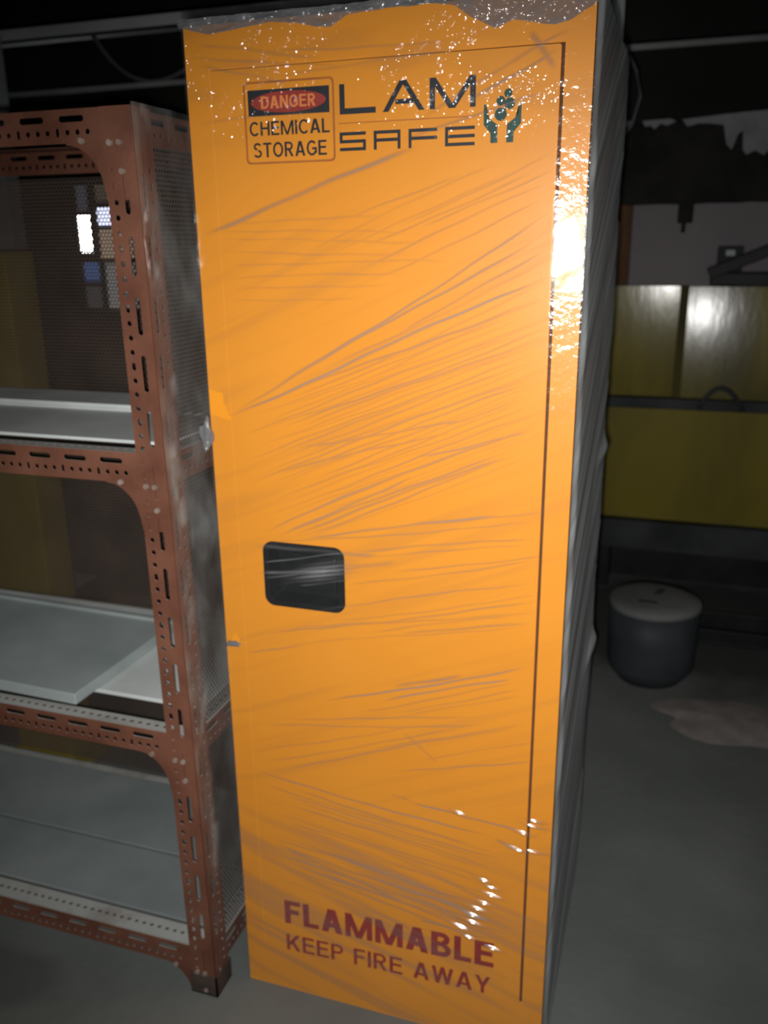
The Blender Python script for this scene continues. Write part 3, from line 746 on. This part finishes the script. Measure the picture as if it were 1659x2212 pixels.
# ------------------------------------------------------------------ stretch film round the cabinet
FOLDS = [
    (0.342,1.482,0.007,1.375,4.5,0.55), (0.516,1.394,0.114,1.153,2.0,0.75), (0.516,1.374,0.041,1.115,2.4,0.6), (0.521,1.321,0.025,1.104,2.4,0.75), (0.51,1.431,0.251,1.327,2.2,0.3),
    (0.511,1.413,0.271,1.312,2.2,0.3), (0.492,1.447,0.258,1.353,2.0,0.3), (0.401,1.447,0.232,1.39,2.0,0.3), (0.519,1.351,0.305,1.239,2.0,0.4), (0.52,1.34,0.198,1.185,3,0.22),
    (0.474,1.453,0.203,1.341,2,0.22), (0.45,1.46,0.168,1.348,2.2,0.2), (0.521,1.311,0.151,1.142,2.5,0.3), (0.517,1.468,0.312,1.383,2,0.25), (0.518,1.449,0.339,1.377,2,0.28),
    (0.522,1.293,0.24,1.166,2.4,0.25), (0.038,1.382,0.339,1.374,2,0.2), (0.044,1.368,0.371,1.364,2,0.18), (0.043,1.352,0.339,1.348,2,0.22), (0.049,1.336,0.403,1.337,2,0.2),
    (0.048,1.316,0.339,1.321,2,0.22), (0.051,1.297,0.312,1.309,2,0.2), (0.046,1.283,0.271,1.291,2,0.16), (0.039,1.394,0.306,1.395,2.5,0.2), (0.512,1.291,0.053,1.117,2.8,0.45),
    (0.475,1.27,0.131,1.138,1.4,0.28), (0.481,1.267,0.073,1.111,1.4,0.36), (0.492,1.264,0.126,1.124,2.2,0.2), (0.513,1.264,0.073,1.094,2.2,0.2), (0.48,1.247,0.047,1.079,2.2,0.36),
    (0.494,1.244,0.096,1.093,1.8,0.28), (0.524,1.253,0.119,1.092,2.2,0.45), (0.524,1.245,0.151,1.098,2.8,0.36), (0.493,1.226,0.073,1.062,2.2,0.2), (0.496,1.223,0.148,1.086,1.4,0.36),
    (0.508,1.221,0.061,1.039,2.2,0.36), (0.486,1.203,0.1,1.051,1.4,0.36), (0.515,1.211,0.122,1.051,1.8,0.36), (0.509,1.203,0.146,1.051,2.2,0.2), (0.523,1.201,0.063,1.012,1.8,0.28),
    (0.512,1.192,0.061,1.006,2.2,0.45), (0.506,1.18,0.114,1.02,1.8,0.45), (0.518,1.18,0.081,0.996,1.4,0.36), (0.507,1.17,0.091,0.997,2.2,0.2), (0.499,1.16,0.17,1.018,1.4,0.45),
    (0.499,1.153,0.169,1.011,1.8,0.36), (0.514,1.153,0.112,0.981,1.8,0.36), (0.483,1.132,0.097,0.966,1.8,0.2), (0.517,1.14,0.163,0.986,1.8,0.45), (0.52,1.137,0.067,0.94,1.8,0.2),
    (0.489,1.117,0.112,0.95,1.8,0.2), (0.514,1.123,0.17,0.969,2.8,0.45), (0.506,1.108,0.168,0.961,1.8,0.2), (0.533,1.115,0.166,0.955,1.4,0.2), (0.478,1.086,0.117,0.923,2.8,0.45),
    (0.484,1.079,0.132,0.925,2.8,0.45), (0.484,1.075,0.136,0.917,2.2,0.45), (0.515,1.082,0.138,0.91,1.4,0.28), (0.336,1.038,0.109,0.917,1.6,1.0), (0.303,1.033,0.09,0.926,1.5,0.8),
    (0.433,1.125,0.148,1.068,2.5,0.4), (0.505,1.113,0.331,1.062,1.8,0.6), (0.407,1.11,0.083,1.016,2,0.4), (0.473,0.986,0.149,0.923,2,0.6), (0.51,0.979,0.076,0.904,2,0.35),
    (0.535,1.001,0.235,0.939,2,0.3), (0.518,0.958,0.234,0.905,2.4,0.35), (0.511,0.944,0.249,0.902,2,0.3), (0.526,0.924,0.217,0.849,2,0.35), (0.538,0.935,0.294,0.877,2.2,0.35),
    (0.52,0.888,0.136,0.795,2,0.35), (0.532,0.86,0.067,0.743,2.2,0.4), (0.526,0.844,0.101,0.757,2.6,0.3), (0.516,0.828,0.308,0.776,3,0.35), (0.488,0.832,0.262,0.775,2,0.3),
    (0.538,0.872,0.184,0.781,1.8,0.3), (0.516,0.821,0.099,0.728,1.8,0.25), (0.287,0.906,0.059,0.898,5,0.35), (0.309,0.897,0.187,0.869,6,0.3), (0.074,0.873,0.234,0.904,1.5,0.7),
    (0.073,0.852,0.234,0.876,4.5,0.65), (0.073,0.844,0.234,0.884,3,0.5), (0.138,0.842,0.233,0.862,1.5,0.5), (0.514,0.752,0.177,0.636,2.2,1.0), (0.413,0.725,0.3,0.686,4,0.5),
    (0.491,0.729,0.28,0.656,2.0,1.0), (0.499,0.723,0.228,0.625,2,0.35), (0.506,0.716,0.3,0.637,2,0.3), (0.507,0.705,0.307,0.63,2,0.25), (0.436,0.651,0.11,0.595,2,0.4),
    (0.451,0.64,0.056,0.572,2,0.4), (0.512,0.658,0.259,0.561,2,0.3), (0.502,0.648,0.087,0.491,2,0.45), (0.415,0.628,0.052,0.498,2,0.35), (0.338,0.619,0.053,0.522,2,0.3),
    (0.539,0.598,0.299,0.525,2,0.45), (0.538,0.63,0.338,0.554,2,0.25), (0.15,0.735,0.038,0.705,2,0.45), (0.315,0.606,0.374,0.557,2,0.4), (0.052,0.476,0.47,0.437,2.0,1.0),
    (0.47,0.437,0.524,0.427,3,0.6), (0.326,0.478,0.522,0.458,2.2,1.0), (0.294,0.483,0.33,0.476,2,0.4), (0.114,0.456,0.443,0.415,2.4,0.5), (0.059,0.457,0.338,0.416,2,0.4),
    (0.172,0.439,0.495,0.407,2,0.3), (0.088,0.44,0.492,0.398,1.6,0.6), (0.107,0.434,0.459,0.391,2.6,0.25), (0.098,0.426,0.483,0.377,2,0.45), (0.111,0.42,0.474,0.375,2,0.35),
    (0.073,0.4,0.483,0.355,2,0.25), (0.092,0.397,0.49,0.351,2,0.35), (0.09,0.388,0.46,0.346,2,0.35), (0.077,0.379,0.462,0.326,2.6,0.25), (0.087,0.373,0.498,0.319,1.6,0.35),
    (0.067,0.357,0.521,0.296,1.6,0.25), (0.066,0.346,0.473,0.298,2.6,0.45), (0.103,0.346,0.493,0.298,2,0.35), (0.073,0.334,0.45,0.281,2,0.6), (0.083,0.327,0.52,0.267,2.6,0.25),
    (0.069,0.314,0.514,0.252,2,0.6), (0.107,0.316,0.488,0.263,2.6,0.45), (0.088,0.303,0.459,0.249,1.6,0.6), (0.103,0.297,0.503,0.238,2,0.35), (0.106,0.285,0.445,0.235,2.6,0.45),
    (0.053,0.263,0.453,0.208,2,0.25), (0.079,0.336,0.338,0.263,4,0.5), (0.158,0.296,0.421,0.248,2.4,0.55), (0.338,0.24,0.469,0.232,2.5,0.7), (0.371,0.292,0.476,0.273,2.5,0.6),
    (0.005,1.613,0.25,1.58,2,0.3), (0.026,1.6,0.157,1.566,2,0.3), (0.021,1.623,0.212,1.596,3,0.3), (0.118,1.611,0.399,1.602,2.5,0.3), (0.144,1.581,0.399,1.591,2.5,0.25),
    (0.514,1.583,0.406,1.535,3,0.6), (0.48,1.606,0.515,1.563,5,0.5), (0.535,1.607,0.339,1.514,3,0.35), (0.505,1.537,0.313,1.493,3,0.4), (0.019,1.524,0.209,1.532,3,0.2),
]

NX, NZ = 150, 1330
xs = np.linspace(-0.0015, W + 0.0025, NX); zs = np.linspace(0.012, 1.648, NZ)
X, Z = np.meshgrid(xs, zs)
def smooth(a, b, v):
    t = np.clip((v - a) / (b - a), 0, 1); return t * t * (3 - 2 * t)
lift = 0.0095 - 0.0052 * np.clip((X - 0.521) / (W - 0.521), 0, 1.1) - 0.0052 * np.clip((0.038 - X) / 0.038, 0, 1.05)
fold = np.zeros_like(X); ridge = np.zeros_like(X)
for i, (xa, za, xb_, zb_, w, k) in enumerate(FOLDS):
    dx, dz = xb_ - xa, zb_ - za; L = math.hypot(dx, dz)
    s_ = ((X - xa) * dx + (Z - za) * dz) / L
    d_ = ((X - xa) * -dz + (Z - za) * dx) / L
    d_ = d_ + 0.0022 * np.sin(s_ * 14 + i * 1.7) + 0.0006 * np.sin(s_ * 61 + i)
    t = s_ / L
    env = smooth(-0.02, 0.16, t) * (1 - smooth(0.8, 1.02, t)) * (0.85 + 0.15 * np.sin(t * 9 + i * 2.3))
    sg = w * 0.00062
    gss = np.exp(-(d_ / sg) ** 2) * env
    fold = np.maximum(fold, min(1.0, 1.3 * k) * gss)
    ridge += 0.0006 * gss * (0.5 + k)
hz = np.exp(-(((X - 0.185) / 0.05) ** 2 + ((Z - 0.868 - 0.25 * (X - 0.185)) / 0.014) ** 2))
fold = np.maximum(fold, 1.0 * hz * (0.7 + 0.3 * np.sin((Z - 0.2 * X) * 900)))
# soft broad haze and streaks along the wrap direction
al = vnoise(X * 3 + Z * 1.0, (Z - 0.42 * X) * 60, 21, 3)
mid = smooth(0.30, 0.5, Z) * (1 - smooth(1.35, 1.5, Z))
low = 1 - smooth(0.30, 0.46, Z)
al2 = vnoise(X * 3, (Z + 0.30 * X) * 55, 33, 3)
fold = fold + 0.12 * mid * np.clip((al - 0.52) * 4, 0, 1) + 0.30 * low * np.clip((al2 - 0.45) * 4, 0, 1)
topm = smooth(1.44, 1.56, Z)
fold += topm * 0.14 * np.clip((vnoise(X * 9, Z * 34, 5, 3) - 0.45) * 4, 0, 1) + 0.06 * low
crum = (1.25 - 1.1 * X) * topm * np.clip((vnoise(X * 13, Z * 17, 77, 3) - 0.37) * 6, 0.05, 1) + 0.13 * smooth(0.515, 0.525, X) * smooth(1.38, 1.43, Z) + 0.12 * smooth(0.515, 0.525, X) * smooth(1.02, 1.1, Z) * (1 - smooth(1.27, 1.31, Z))
# short standing pleats low on the door, steep enough to glint
PLEATS = [(0.4549, 0.3542), (0.4668, 0.3443), (0.4688, 0.3281), (0.456, 0.3088), (0.4461, 0.2948), (0.4368, 0.279), (0.4379, 0.2649), (0.4181, 0.2497), (0.4321, 0.2323), (0.4716, 0.2203), (0.5389, 0.485), (0.5378, 0.4753), (0.542, 0.4273), (0.5178, 0.4603), (0.51, 0.4276), (0.4115, 0.4751)]
pleat = np.zeros_like(X)
for i, (px_, pz_) in enumerate(PLEATS):
    gx, gz = 0.670 - px_, 1.345 - pz_
    m = math.hypot(gx, gz); dx, dz = gz / m, -gx / m
    s_ = (X - px_) * dx + (Z - pz_) * dz
    d_ = -(X - px_) * dz + (Z - pz_) * dx + 0.6 * s_ * s_
    sg = 0.0034; ln = 0.018 + 0.010 * ((i * 7) % 5) / 4
    hgt = sg * 1.55 * (m / 1.18) / 0.858
    e = np.exp(-((d_ + 0.7 * sg) / sg) ** 2) * np.exp(-(s_ / ln) ** 2)
    pleat = np.maximum(pleat, hgt * e)
    fold = np.maximum(fold, 0.45 * e)
und = 0.0016 * (vnoise(X * 16, Z * 22, 8, 3) - 0.5) * (0.4 + 2.2 * topm) + 0.0010 * (vnoise(X * 5, (Z - 0.42 * X) * 40, 15, 2) - 0.5)
edge = np.clip(np.minimum(X + 0.0015, W + 0.0025 - X) / 0.02, 0, 1)
Yf = -(lift + (ridge + und + pleat) * edge)
keep = np.ones((NZ - 1, NX - 1), bool)
xc = (X[:-1, :-1] + X[1:, 1:]) / 2; zc = (Z[:-1, :-1] + Z[1:, 1:]) / 2
keep &= ~((xc > 0.004) & (xc < 0.035 - 0.006 * np.sin(zc * 90)) & (zc > 1.105 + 0.2 * (0.03 - xc)) & (zc < 1.150 - 0.2 * xc))
keep &= ~((np.abs(xc - 0.022) < 0.010 * (0.742 - zc) / 0.018) & (zc > 0.722) & (zc < 0.742))
fo = grid_mesh('stretch_film', np.stack([X, Yf, Z], -1), keep, {'fold': fold, 'crumple': crum}, FILM, cab)
fo['label'] = 'clear plastic stretch film with diagonal folds'

def film_child(o):
    o.parent = fo
    return o

# layered film on the side, pleated along the wrap
ny, nz = 90, 700
ys = np.linspace(-0.0040, D + 0.004, ny); zs = np.linspace(0.006, 1.655, nz)
Yg, Zg = np.meshgrid(ys, zs)
ph = Zg - 0.52 * Yg
a1 = vnoise(Yg * 1.2, ph * 20, 41, 3); a2 = vnoise(Yg * 2, ph * 95, 42, 2); a3 = vnoise(Yg * 2 + 3, Zg * 9, 43, 3)
back = smooth(0.30, 0.48, Yg)
bul = 0.007 * np.exp(-((Zg - 0.985) / 0.016) ** 2) + 0.008 * np.exp(-((Zg - 0.580) / 0.020) ** 2) + 0.002 * np.sin(Zg * 9) ** 2
off = 0.0030 + 0.0030 * a1 + 0.0008 * a2 + back * (0.002 * a3 + bul)
off *= smooth(-0.006, 0.03, Yg)
foldS = np.clip((a1 - 0.28) * 2.6, 0, 1) * (0.35 + 0.65 * np.clip((a2 - 0.2) * 1.6, 0, 1))
film_child(grid_mesh('side_film', np.stack([W + 0.0022 + off, Yg, Zg], -1), None, {'fold': foldS, 'crumple': np.full_like(Yg, 0.05)}, FILM_SIDE))['label'] = 'grey layered pleated film on the cabinet side'

# bunched film folded over the top edge
TL = [(-0.004, 1.647), (0.010, 1.645), (0.045, 1.635), (0.094, 1.639), (0.142, 1.643), (0.175, 1.639), (0.208, 1.632), (0.224, 1.630), (0.247, 1.643), (0.297, 1.645), (0.364, 1.646), (0.390, 1.641),
      (0.411, 1.626), (0.440, 1.612), (0.463, 1.621), (0.514, 1.610), (0.530, 1.614), (0.566, 1.633)]
nx2, nt2 = 240, 60
xs = np.linspace(0.0, W + 0.004, nx2)
zl = np.interp(xs, [p[0] for p in TL], [p[1] for p in TL]) + 0.002 * (vnoise(xs * 60, xs * 0, 3, 2) - 0.5)
tt = np.linspace(0, 1, nt2)
Xt, Tt = np.meshgrid(xs, tt)
Zl = np.broadcast_to(zl, Xt.shape)
top = 1.656
f1 = np.clip(Tt / 0.4, 0, 1); f2 = np.clip((Tt - 0.4) / 0.6, 0, 1)
cr = vnoise(Xt * 42, Tt * 6, 61, 3) - 0.5; cr2 = vnoise(Xt * 14, Tt * 3, 62, 3) - 0.5
Yt = -0.0135 + 0.16 * f2 - 0.006 * np.clip(cr, -0.2, 0.6) * (1 - f2)
Zt = Zl * (1 - f1) + top * f1 + (0.010 * cr + 0.014 * np.clip(cr2 + 0.15, 0, 1)) * smooth(0.3, 0.6, Tt) * smooth(-0.05, 0.25, Xt)
Zt = np.maximum(Zt, Zl); Zt = np.where(Tt > 0.45, np.maximum(Zt, 1.6535), Zt)
foldT = 0.55 + 0.8 * np.clip(cr + 0.1, 0, 1)
film_child(grid_mesh('bunched_film', np.stack([Xt, Yt, Zt], -1), None, {'fold': foldT, 'crumple': np.full_like(Xt, 0.9)}, FILM_TOP))['label'] = 'grey crumpled film bunched along the top edge'

def crumple_lump(c, r, seed):
    bm = bmesh.new()
    bmesh.ops.create_icosphere(bm, subdivisions=3, radius=1.0)
    rs = random.Random(seed)
    ks = [(Vector((rs.uniform(-1, 1), rs.uniform(-1, 1), rs.uniform(-1, 1))).normalized(), rs.uniform(3, 8), rs.uniform(0, 6)) for _ in range(6)]
    for v in bm.verts:
        m = 1 + 0.13 * sum(math.sin(k * v.co.dot(d) + p) for d, k, p in ks)
        v.co = Vector((c[0] + v.co.x * r[0] * m, c[1] + v.co.y * r[1] * m, c[2] + v.co.z * r[2] * m))
    me = bpy.data.meshes.new('film_tuft'); bm.to_mesh(me); bm.free()
    for k, val in (('fold', 0.75), ('crumple', 0.6)):
        at = me.attributes.new(k, 'FLOAT', 'POINT'); at.data.foreach_set('value', [val] * len(me.vertices))
    o = link_mesh('film_tuft', me, FILM_TOP, None, True)
    o['label'] = 'crumpled grey tuft of torn film'
    return film_child(o)
crumple_lump((-0.003, -0.011, 1.078), (0.010, 0.006, 0.024), 3)
crumple_lump((0.020, -0.011, 0.7215), (0.013, 0.004, 0.0045), 5)

# ------------------------------------------------------------------ behind, on the other side of the cabinet
# yellow machine housing
SEAM = noisy('dark_olive_paint', (0.05, 0.043, 0.012), (0.08, 0.066, 0.016), scale=5, rough=0.7, spec=0.2)
ym = empty('yellow_machine_housing', (0.9, 2.5, 0))
tag(ym, 'grimy yellow steel machine housing behind the cabinet', 'machine')
def tilt_plate(name, x0, x1, z0, z1, y0, tiltdeg, mat, bulge=0.0, yaw=0.0):
    nu, nv = 16, 12
    us = np.linspace(0, 1, nu); vs = np.linspace(0, 1, nv)
    U, V = np.meshgrid(us, vs)
    Yp = y0 + (V - 0.5) * (z1 - z0) * math.tan(R(tiltdeg)) + (U - 0.5) * (x1 - x0) * math.tan(R(yaw)) - bulge * (1 - (2 * U - 1) ** 2) * (1 - (2 * V - 1) ** 2)
    Pf = np.stack([x0 + U * (x1 - x0), Yp, z0 + V * (z1 - z0)], -1).reshape(-1, 3)
    Pb = Pf + np.array([0, 0.012, 0])
    verts = np.concatenate([Pf, Pb]); n = nu * nv
    fs = []
    for j in range(nv - 1):
        for i in range(nu - 1):
            a = j * nu + i
            fs.append((a, a + 1, a + nu + 1, a + nu)); fs.append((n + a, n + a + nu, n + a + nu + 1, n + a + 1))
    bd = [i for i in range(nu)] + [j * nu + nu - 1 for j in range(1, nv)] + [(nv - 1) * nu + i for i in range(nu - 2, -1, -1)] + [j * nu for j in range(nv - 2, 0, -1)]
    for k in range(len(bd)):
        a, b = bd[k], bd[(k + 1) % len(bd)]
        fs.append((a, n + a, n + b, b))
    return raw(name, verts, fs, mat, ym)
tilt_plate('upper_panel', -0.60, 0.690, 0.800, 1.200, 2.205, 2.2, YELLOW, 0.0, 0.5)
tilt_plate('upper_panel', 0.712, 2.30, 0.800, 1.198, 2.190, 4.1, YELLOW, 0.0, -1.5)
tilt_plate('lower_panel', -0.60, 2.30, 0.335, 0.755, 2.200, -3.0, YELLOW2, 0.0)
box('seam_strip', 0.686, 0.716, 2.188, 2.24, 0.80, 1.200, SEAM, ym, 0.002)
box('rail', -0.60, 2.30, 2.175, 2.26, 0.757, 0.797, DARKGREY, ym, 0.006)
tube('lifting_loop', bez((0.785, 2.165, 0.770), (0.855, 2.15, 0.925), (0.935, 2.165, 0.765), 18), 0.009, DARKGREY, ym)
box('body', -0.60, 2.30, 2.26, 2.425, 0.30, 1.17, YELLOW2, ym, 0.004)
box('skid', -0.60, 2.30, 2.22, 2.42, 0.18, 0.300, DARKGREY, ym, 0.006)
box('under_shade_sheet', -0.60, 2.30, 2.405, 2.415, 0.0, 0.18, BLACK, ym)  # black sheet added so the gap under the machine stays in shade
for x in (-0.45, 0.40, 1.35, 2.15):
    box('leg', x, x + 0.10, 2.26, 2.40, 0.0, 0.18, BLACK, ym, 0.004)

# black press arm lying on the machine
pa = empty('black_press_arm', (1.2, 2.3, 1.205))
tag(pa, 'black steel arm slanting up from its base on the yellow machine', 'machine arm')
box('base_bar', 0.785, 1.60, 2.24, 2.34, 1.2005, 1.246, BLACK, pa, 0.005)
bm = bmesh.new(); bm_box(bm, -0.02, 0.80, -0.03, 0.03, -0.020, 0.020, 0.004)
M4 = Matrix.Translation((0.795, 2.235, 1.250)) @ Matrix.Rotation(R(-22.5), 4, 'Y')
for v in bm.verts: v.co = M4 @ v.co
from_bm('slanting_arm', bm, BLACK, pa)
jb = empty('junction_box', (0.85, 2.38, 1.17))
tag(jb, 'small dark box with a pale plate for its highlight behind the slanting arm', 'box')
box('case', 0.806, 0.893, 2.35, 2.415, 1.1702, 1.336, DARKGREY, jb, 0.004)
box('highlight_plate', 0.832, 0.864, 2.346, 2.352, 1.302, 1.322, PALE, jb, 0.002)  # pale plate painted in as the highlight on the case

# grey board wall and brown post behind the machine
gb = empty('grey_partition', (1.2, 2.58, 0)); tag(gb, 'plain grey partition board standing behind the yellow machine', 'partition')
box('board', 0.482, 2.6, 2.560, 2.600, 0, 1.60, GREYWALL, gb, 0.003)
box('edge_board', 0.30, 0.436, 2.572, 2.600, 0, 1.43, GREYWALL, gb, 0.003)
bp_ = box('wooden_post', 0.437, 0.481, 2.545, 2.605, 0, 1.60, BROWNPOST, None, 0.003)
tag(bp_, 'brown wooden post beside the grey partition', 'post')

# sooty girder with pale plaster splashes
sg_ = empty('sooty_girder', (0.9, 2.5, 1.49)); tag(sg_, 'soot-black girder streaked with pale plaster above the grey partition', 'girder')
nx_ = 90
xg = np.linspace(0.0, 2.6, nx_); rs = random.Random(12)
zlow = [1.492 + 0.012 * (vnoise(np.array([x * 14.0]), np.array([0.3]), 5, 3)[0] - 0.5) for x in xg]
ztop_ = [1.775 + 0.02 * (vnoise(np.array([x * 6.0]), np.array([2.3]), 6, 2)[0] - 0.5) for x in xg]
vv = []; ff = []
for i, x in enumerate(xg): vv += [(x, 2.44, zlow[i]), (x, 2.44, ztop_[i]), (x, 2.54, ztop_[i]), (x, 2.54, zlow[i])]
for i in range(nx_ - 1):
    a, b = i * 4, i * 4 + 4
    for k in range(4): ff.append((a + k, b + k, b + (k + 1) % 4, a + (k + 1) % 4))
ff.append((0, 1, 2, 3)); e0 = (nx_ - 1) * 4; ff.append((e0 + 3, e0 + 2, e0 + 1, e0))
raw('girder_body', vv, ff, SOOT, sg_)
def splash(pts, y=2.434):
    plate('plaster_splash', pts, [], 0.010, lambda u, v, w: (u, y + w * 0.9, v), PLASTER, sg_)
splash([(0.35, 1.775), (0.36, 1.788), (0.44, 1.785), (0.47, 1.782), (0.45, 1.765), (0.38, 1.762)])
splash([(0.50, 1.782), (0.60, 1.785), (0.62, 1.775), (0.59, 1.762), (0.565, 1.770), (0.545, 1.752), (0.53, 1.765), (0.51, 1.762)])
splash([(0.64, 1.780), (0.75, 1.788), (0.86, 1.795), (1.02, 1.80), (1.20, 1.80), (1.22, 1.70), (1.12, 1.66), (1.04, 1.69), (0.975, 1.655), (0.955, 1.675), (0.93, 1.648), (0.90, 1.665), (0.872, 1.652),
        (0.858, 1.668), (0.852, 1.735), (0.835, 1.72), (0.82, 1.67), (0.80, 1.69), (0.785, 1.755), (0.74, 1.762), (0.70, 1.765), (0.66, 1.756)])
splash([(1.3, 1.79), (1.7, 1.79), (1.75, 1.72), (1.6, 1.70), (1.5, 1.74), (1.4, 1.69), (1.33, 1.72)])
bm = bmesh.new(); bm_box(bm, 0.652, 0.708, 2.45, 2.51, 1.420, 1.50, 0.006); bm_box(bm, 0.668, 0.684, 2.47, 2.49, 1.385, 1.425, 0.004)
from_bm('hanging_stub', bm, SOOT, sg_)
box('end_column', 0.06, 0.20, 2.44, 2.54, 0, 1.50, SOOT, sg_, 0.004)
box('end_column', 2.45, 2.60, 2.44, 2.54, 0, 1.50, SOOT, sg_, 0.004)

# drum on the floor
dr = empty('drum', (0.688, 1.500, 0)); tag(dr, 'small dark drum with a dusty grey lid on the floor behind the cabinet', 'drum')
def lathe(name, prof, mat, parent, c, n=40, sq=0.0):
    bm = bmesh.new(); rings = []
    for r, z in prof:
        rings.append([bm.verts.new((c[0] + r * math.cos(2 * math.pi * k / n) * (1 + sq * math.cos(6 * math.pi * k / n)), c[1] + r * math.sin(2 * math.pi * k / n) * (1 + sq * math.cos(6 * math.pi * k / n)), c[2] + z)) for k in range(n)])
    for a, b in zip(rings, rings[1:]):
        for k in range(n): bm.faces.new((a[k], a[(k + 1) % n], b[(k + 1) % n], b[k]))
    bm.faces.new(rings[0][::-1]); bm.faces.new(rings[-1])
    return from_bm(name, bm, mat, parent, smooth=True)
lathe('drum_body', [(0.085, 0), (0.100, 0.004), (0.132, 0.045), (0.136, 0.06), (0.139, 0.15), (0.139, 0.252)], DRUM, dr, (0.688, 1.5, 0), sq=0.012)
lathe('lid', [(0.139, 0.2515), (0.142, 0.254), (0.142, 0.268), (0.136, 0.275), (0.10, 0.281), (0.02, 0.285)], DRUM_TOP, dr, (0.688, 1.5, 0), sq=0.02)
box('handle_slot', 0.640, 0.700, 1.432, 1.450, 0.276, 0.284, DRUM, dr, 0.003)
tube('lid_knob', bez((0.69, 1.50, 0.280), (0.70, 1.52, 0.300), (0.715, 1.545, 0.278), 10), 0.007, DRUM, dr)

# dark steel lying under the machine, short timber beside the cabinet
ch = empty('steel_channel', (1.3, 1.84, 0)); tag(ch, 'black steel channel lying on the floor before the yellow machine', 'steel channel')
box('web', 0.84, 1.9, 1.80, 1.93, 0.0, 0.012, BLACK, ch, 0.003)
box('flange', 0.84, 1.9, 1.80, 1.812, 0.012, 0.055, BLACK, ch, 0.003)
box('flange', 0.84, 1.9, 1.918, 1.93, 0.012, 0.075, BLACK, ch, 0.003)

# sandy dust spilled on the floor
sp_n = 36
sv = [(0.98, 1.27, 0.010)]
for k in range(sp_n):
    a = 2 * math.pi * k / sp_n
    rr_ = 1 + 0.12 * math.sin(3 * a + 1) + 0.08 * math.sin(5 * a)
    sv.append((0.98 + 0.20 * rr_ * math.cos(a), 1.27 + 0.085 * rr_ * math.sin(a), 0.007))
for k in range(sp_n):
    a = 2 * math.pi * k / sp_n
    rr_ = 1 + 0.12 * math.sin(3 * a + 1) + 0.08 * math.sin(5 * a) + 0.05 * math.sin(9 * a)
    sv.append((0.98 + 0.27 * rr_ * math.cos(a), 1.27 + 0.125 * rr_ * math.sin(a), 0.0003))
sf = [(0, 1 + k, 1 + (k + 1) % sp_n) for k in range(sp_n)] + [(1 + k, 1 + sp_n + k, 1 + sp_n + (k + 1) % sp_n, 1 + (k + 1) % sp_n) for k in range(sp_n)]
SAND = noisy('pinkish_dust', (0.22, 0.195, 0.185), (0.30, 0.265, 0.25), scale=18, rough=0.95, spec=0.1, bump=0.4, bscale=120)
tag(raw('sand', sv, sf, SAND, None, True), 'thin pinkish spill of sandy dust on the floor in front of the drum', 'sand', kind='stuff')
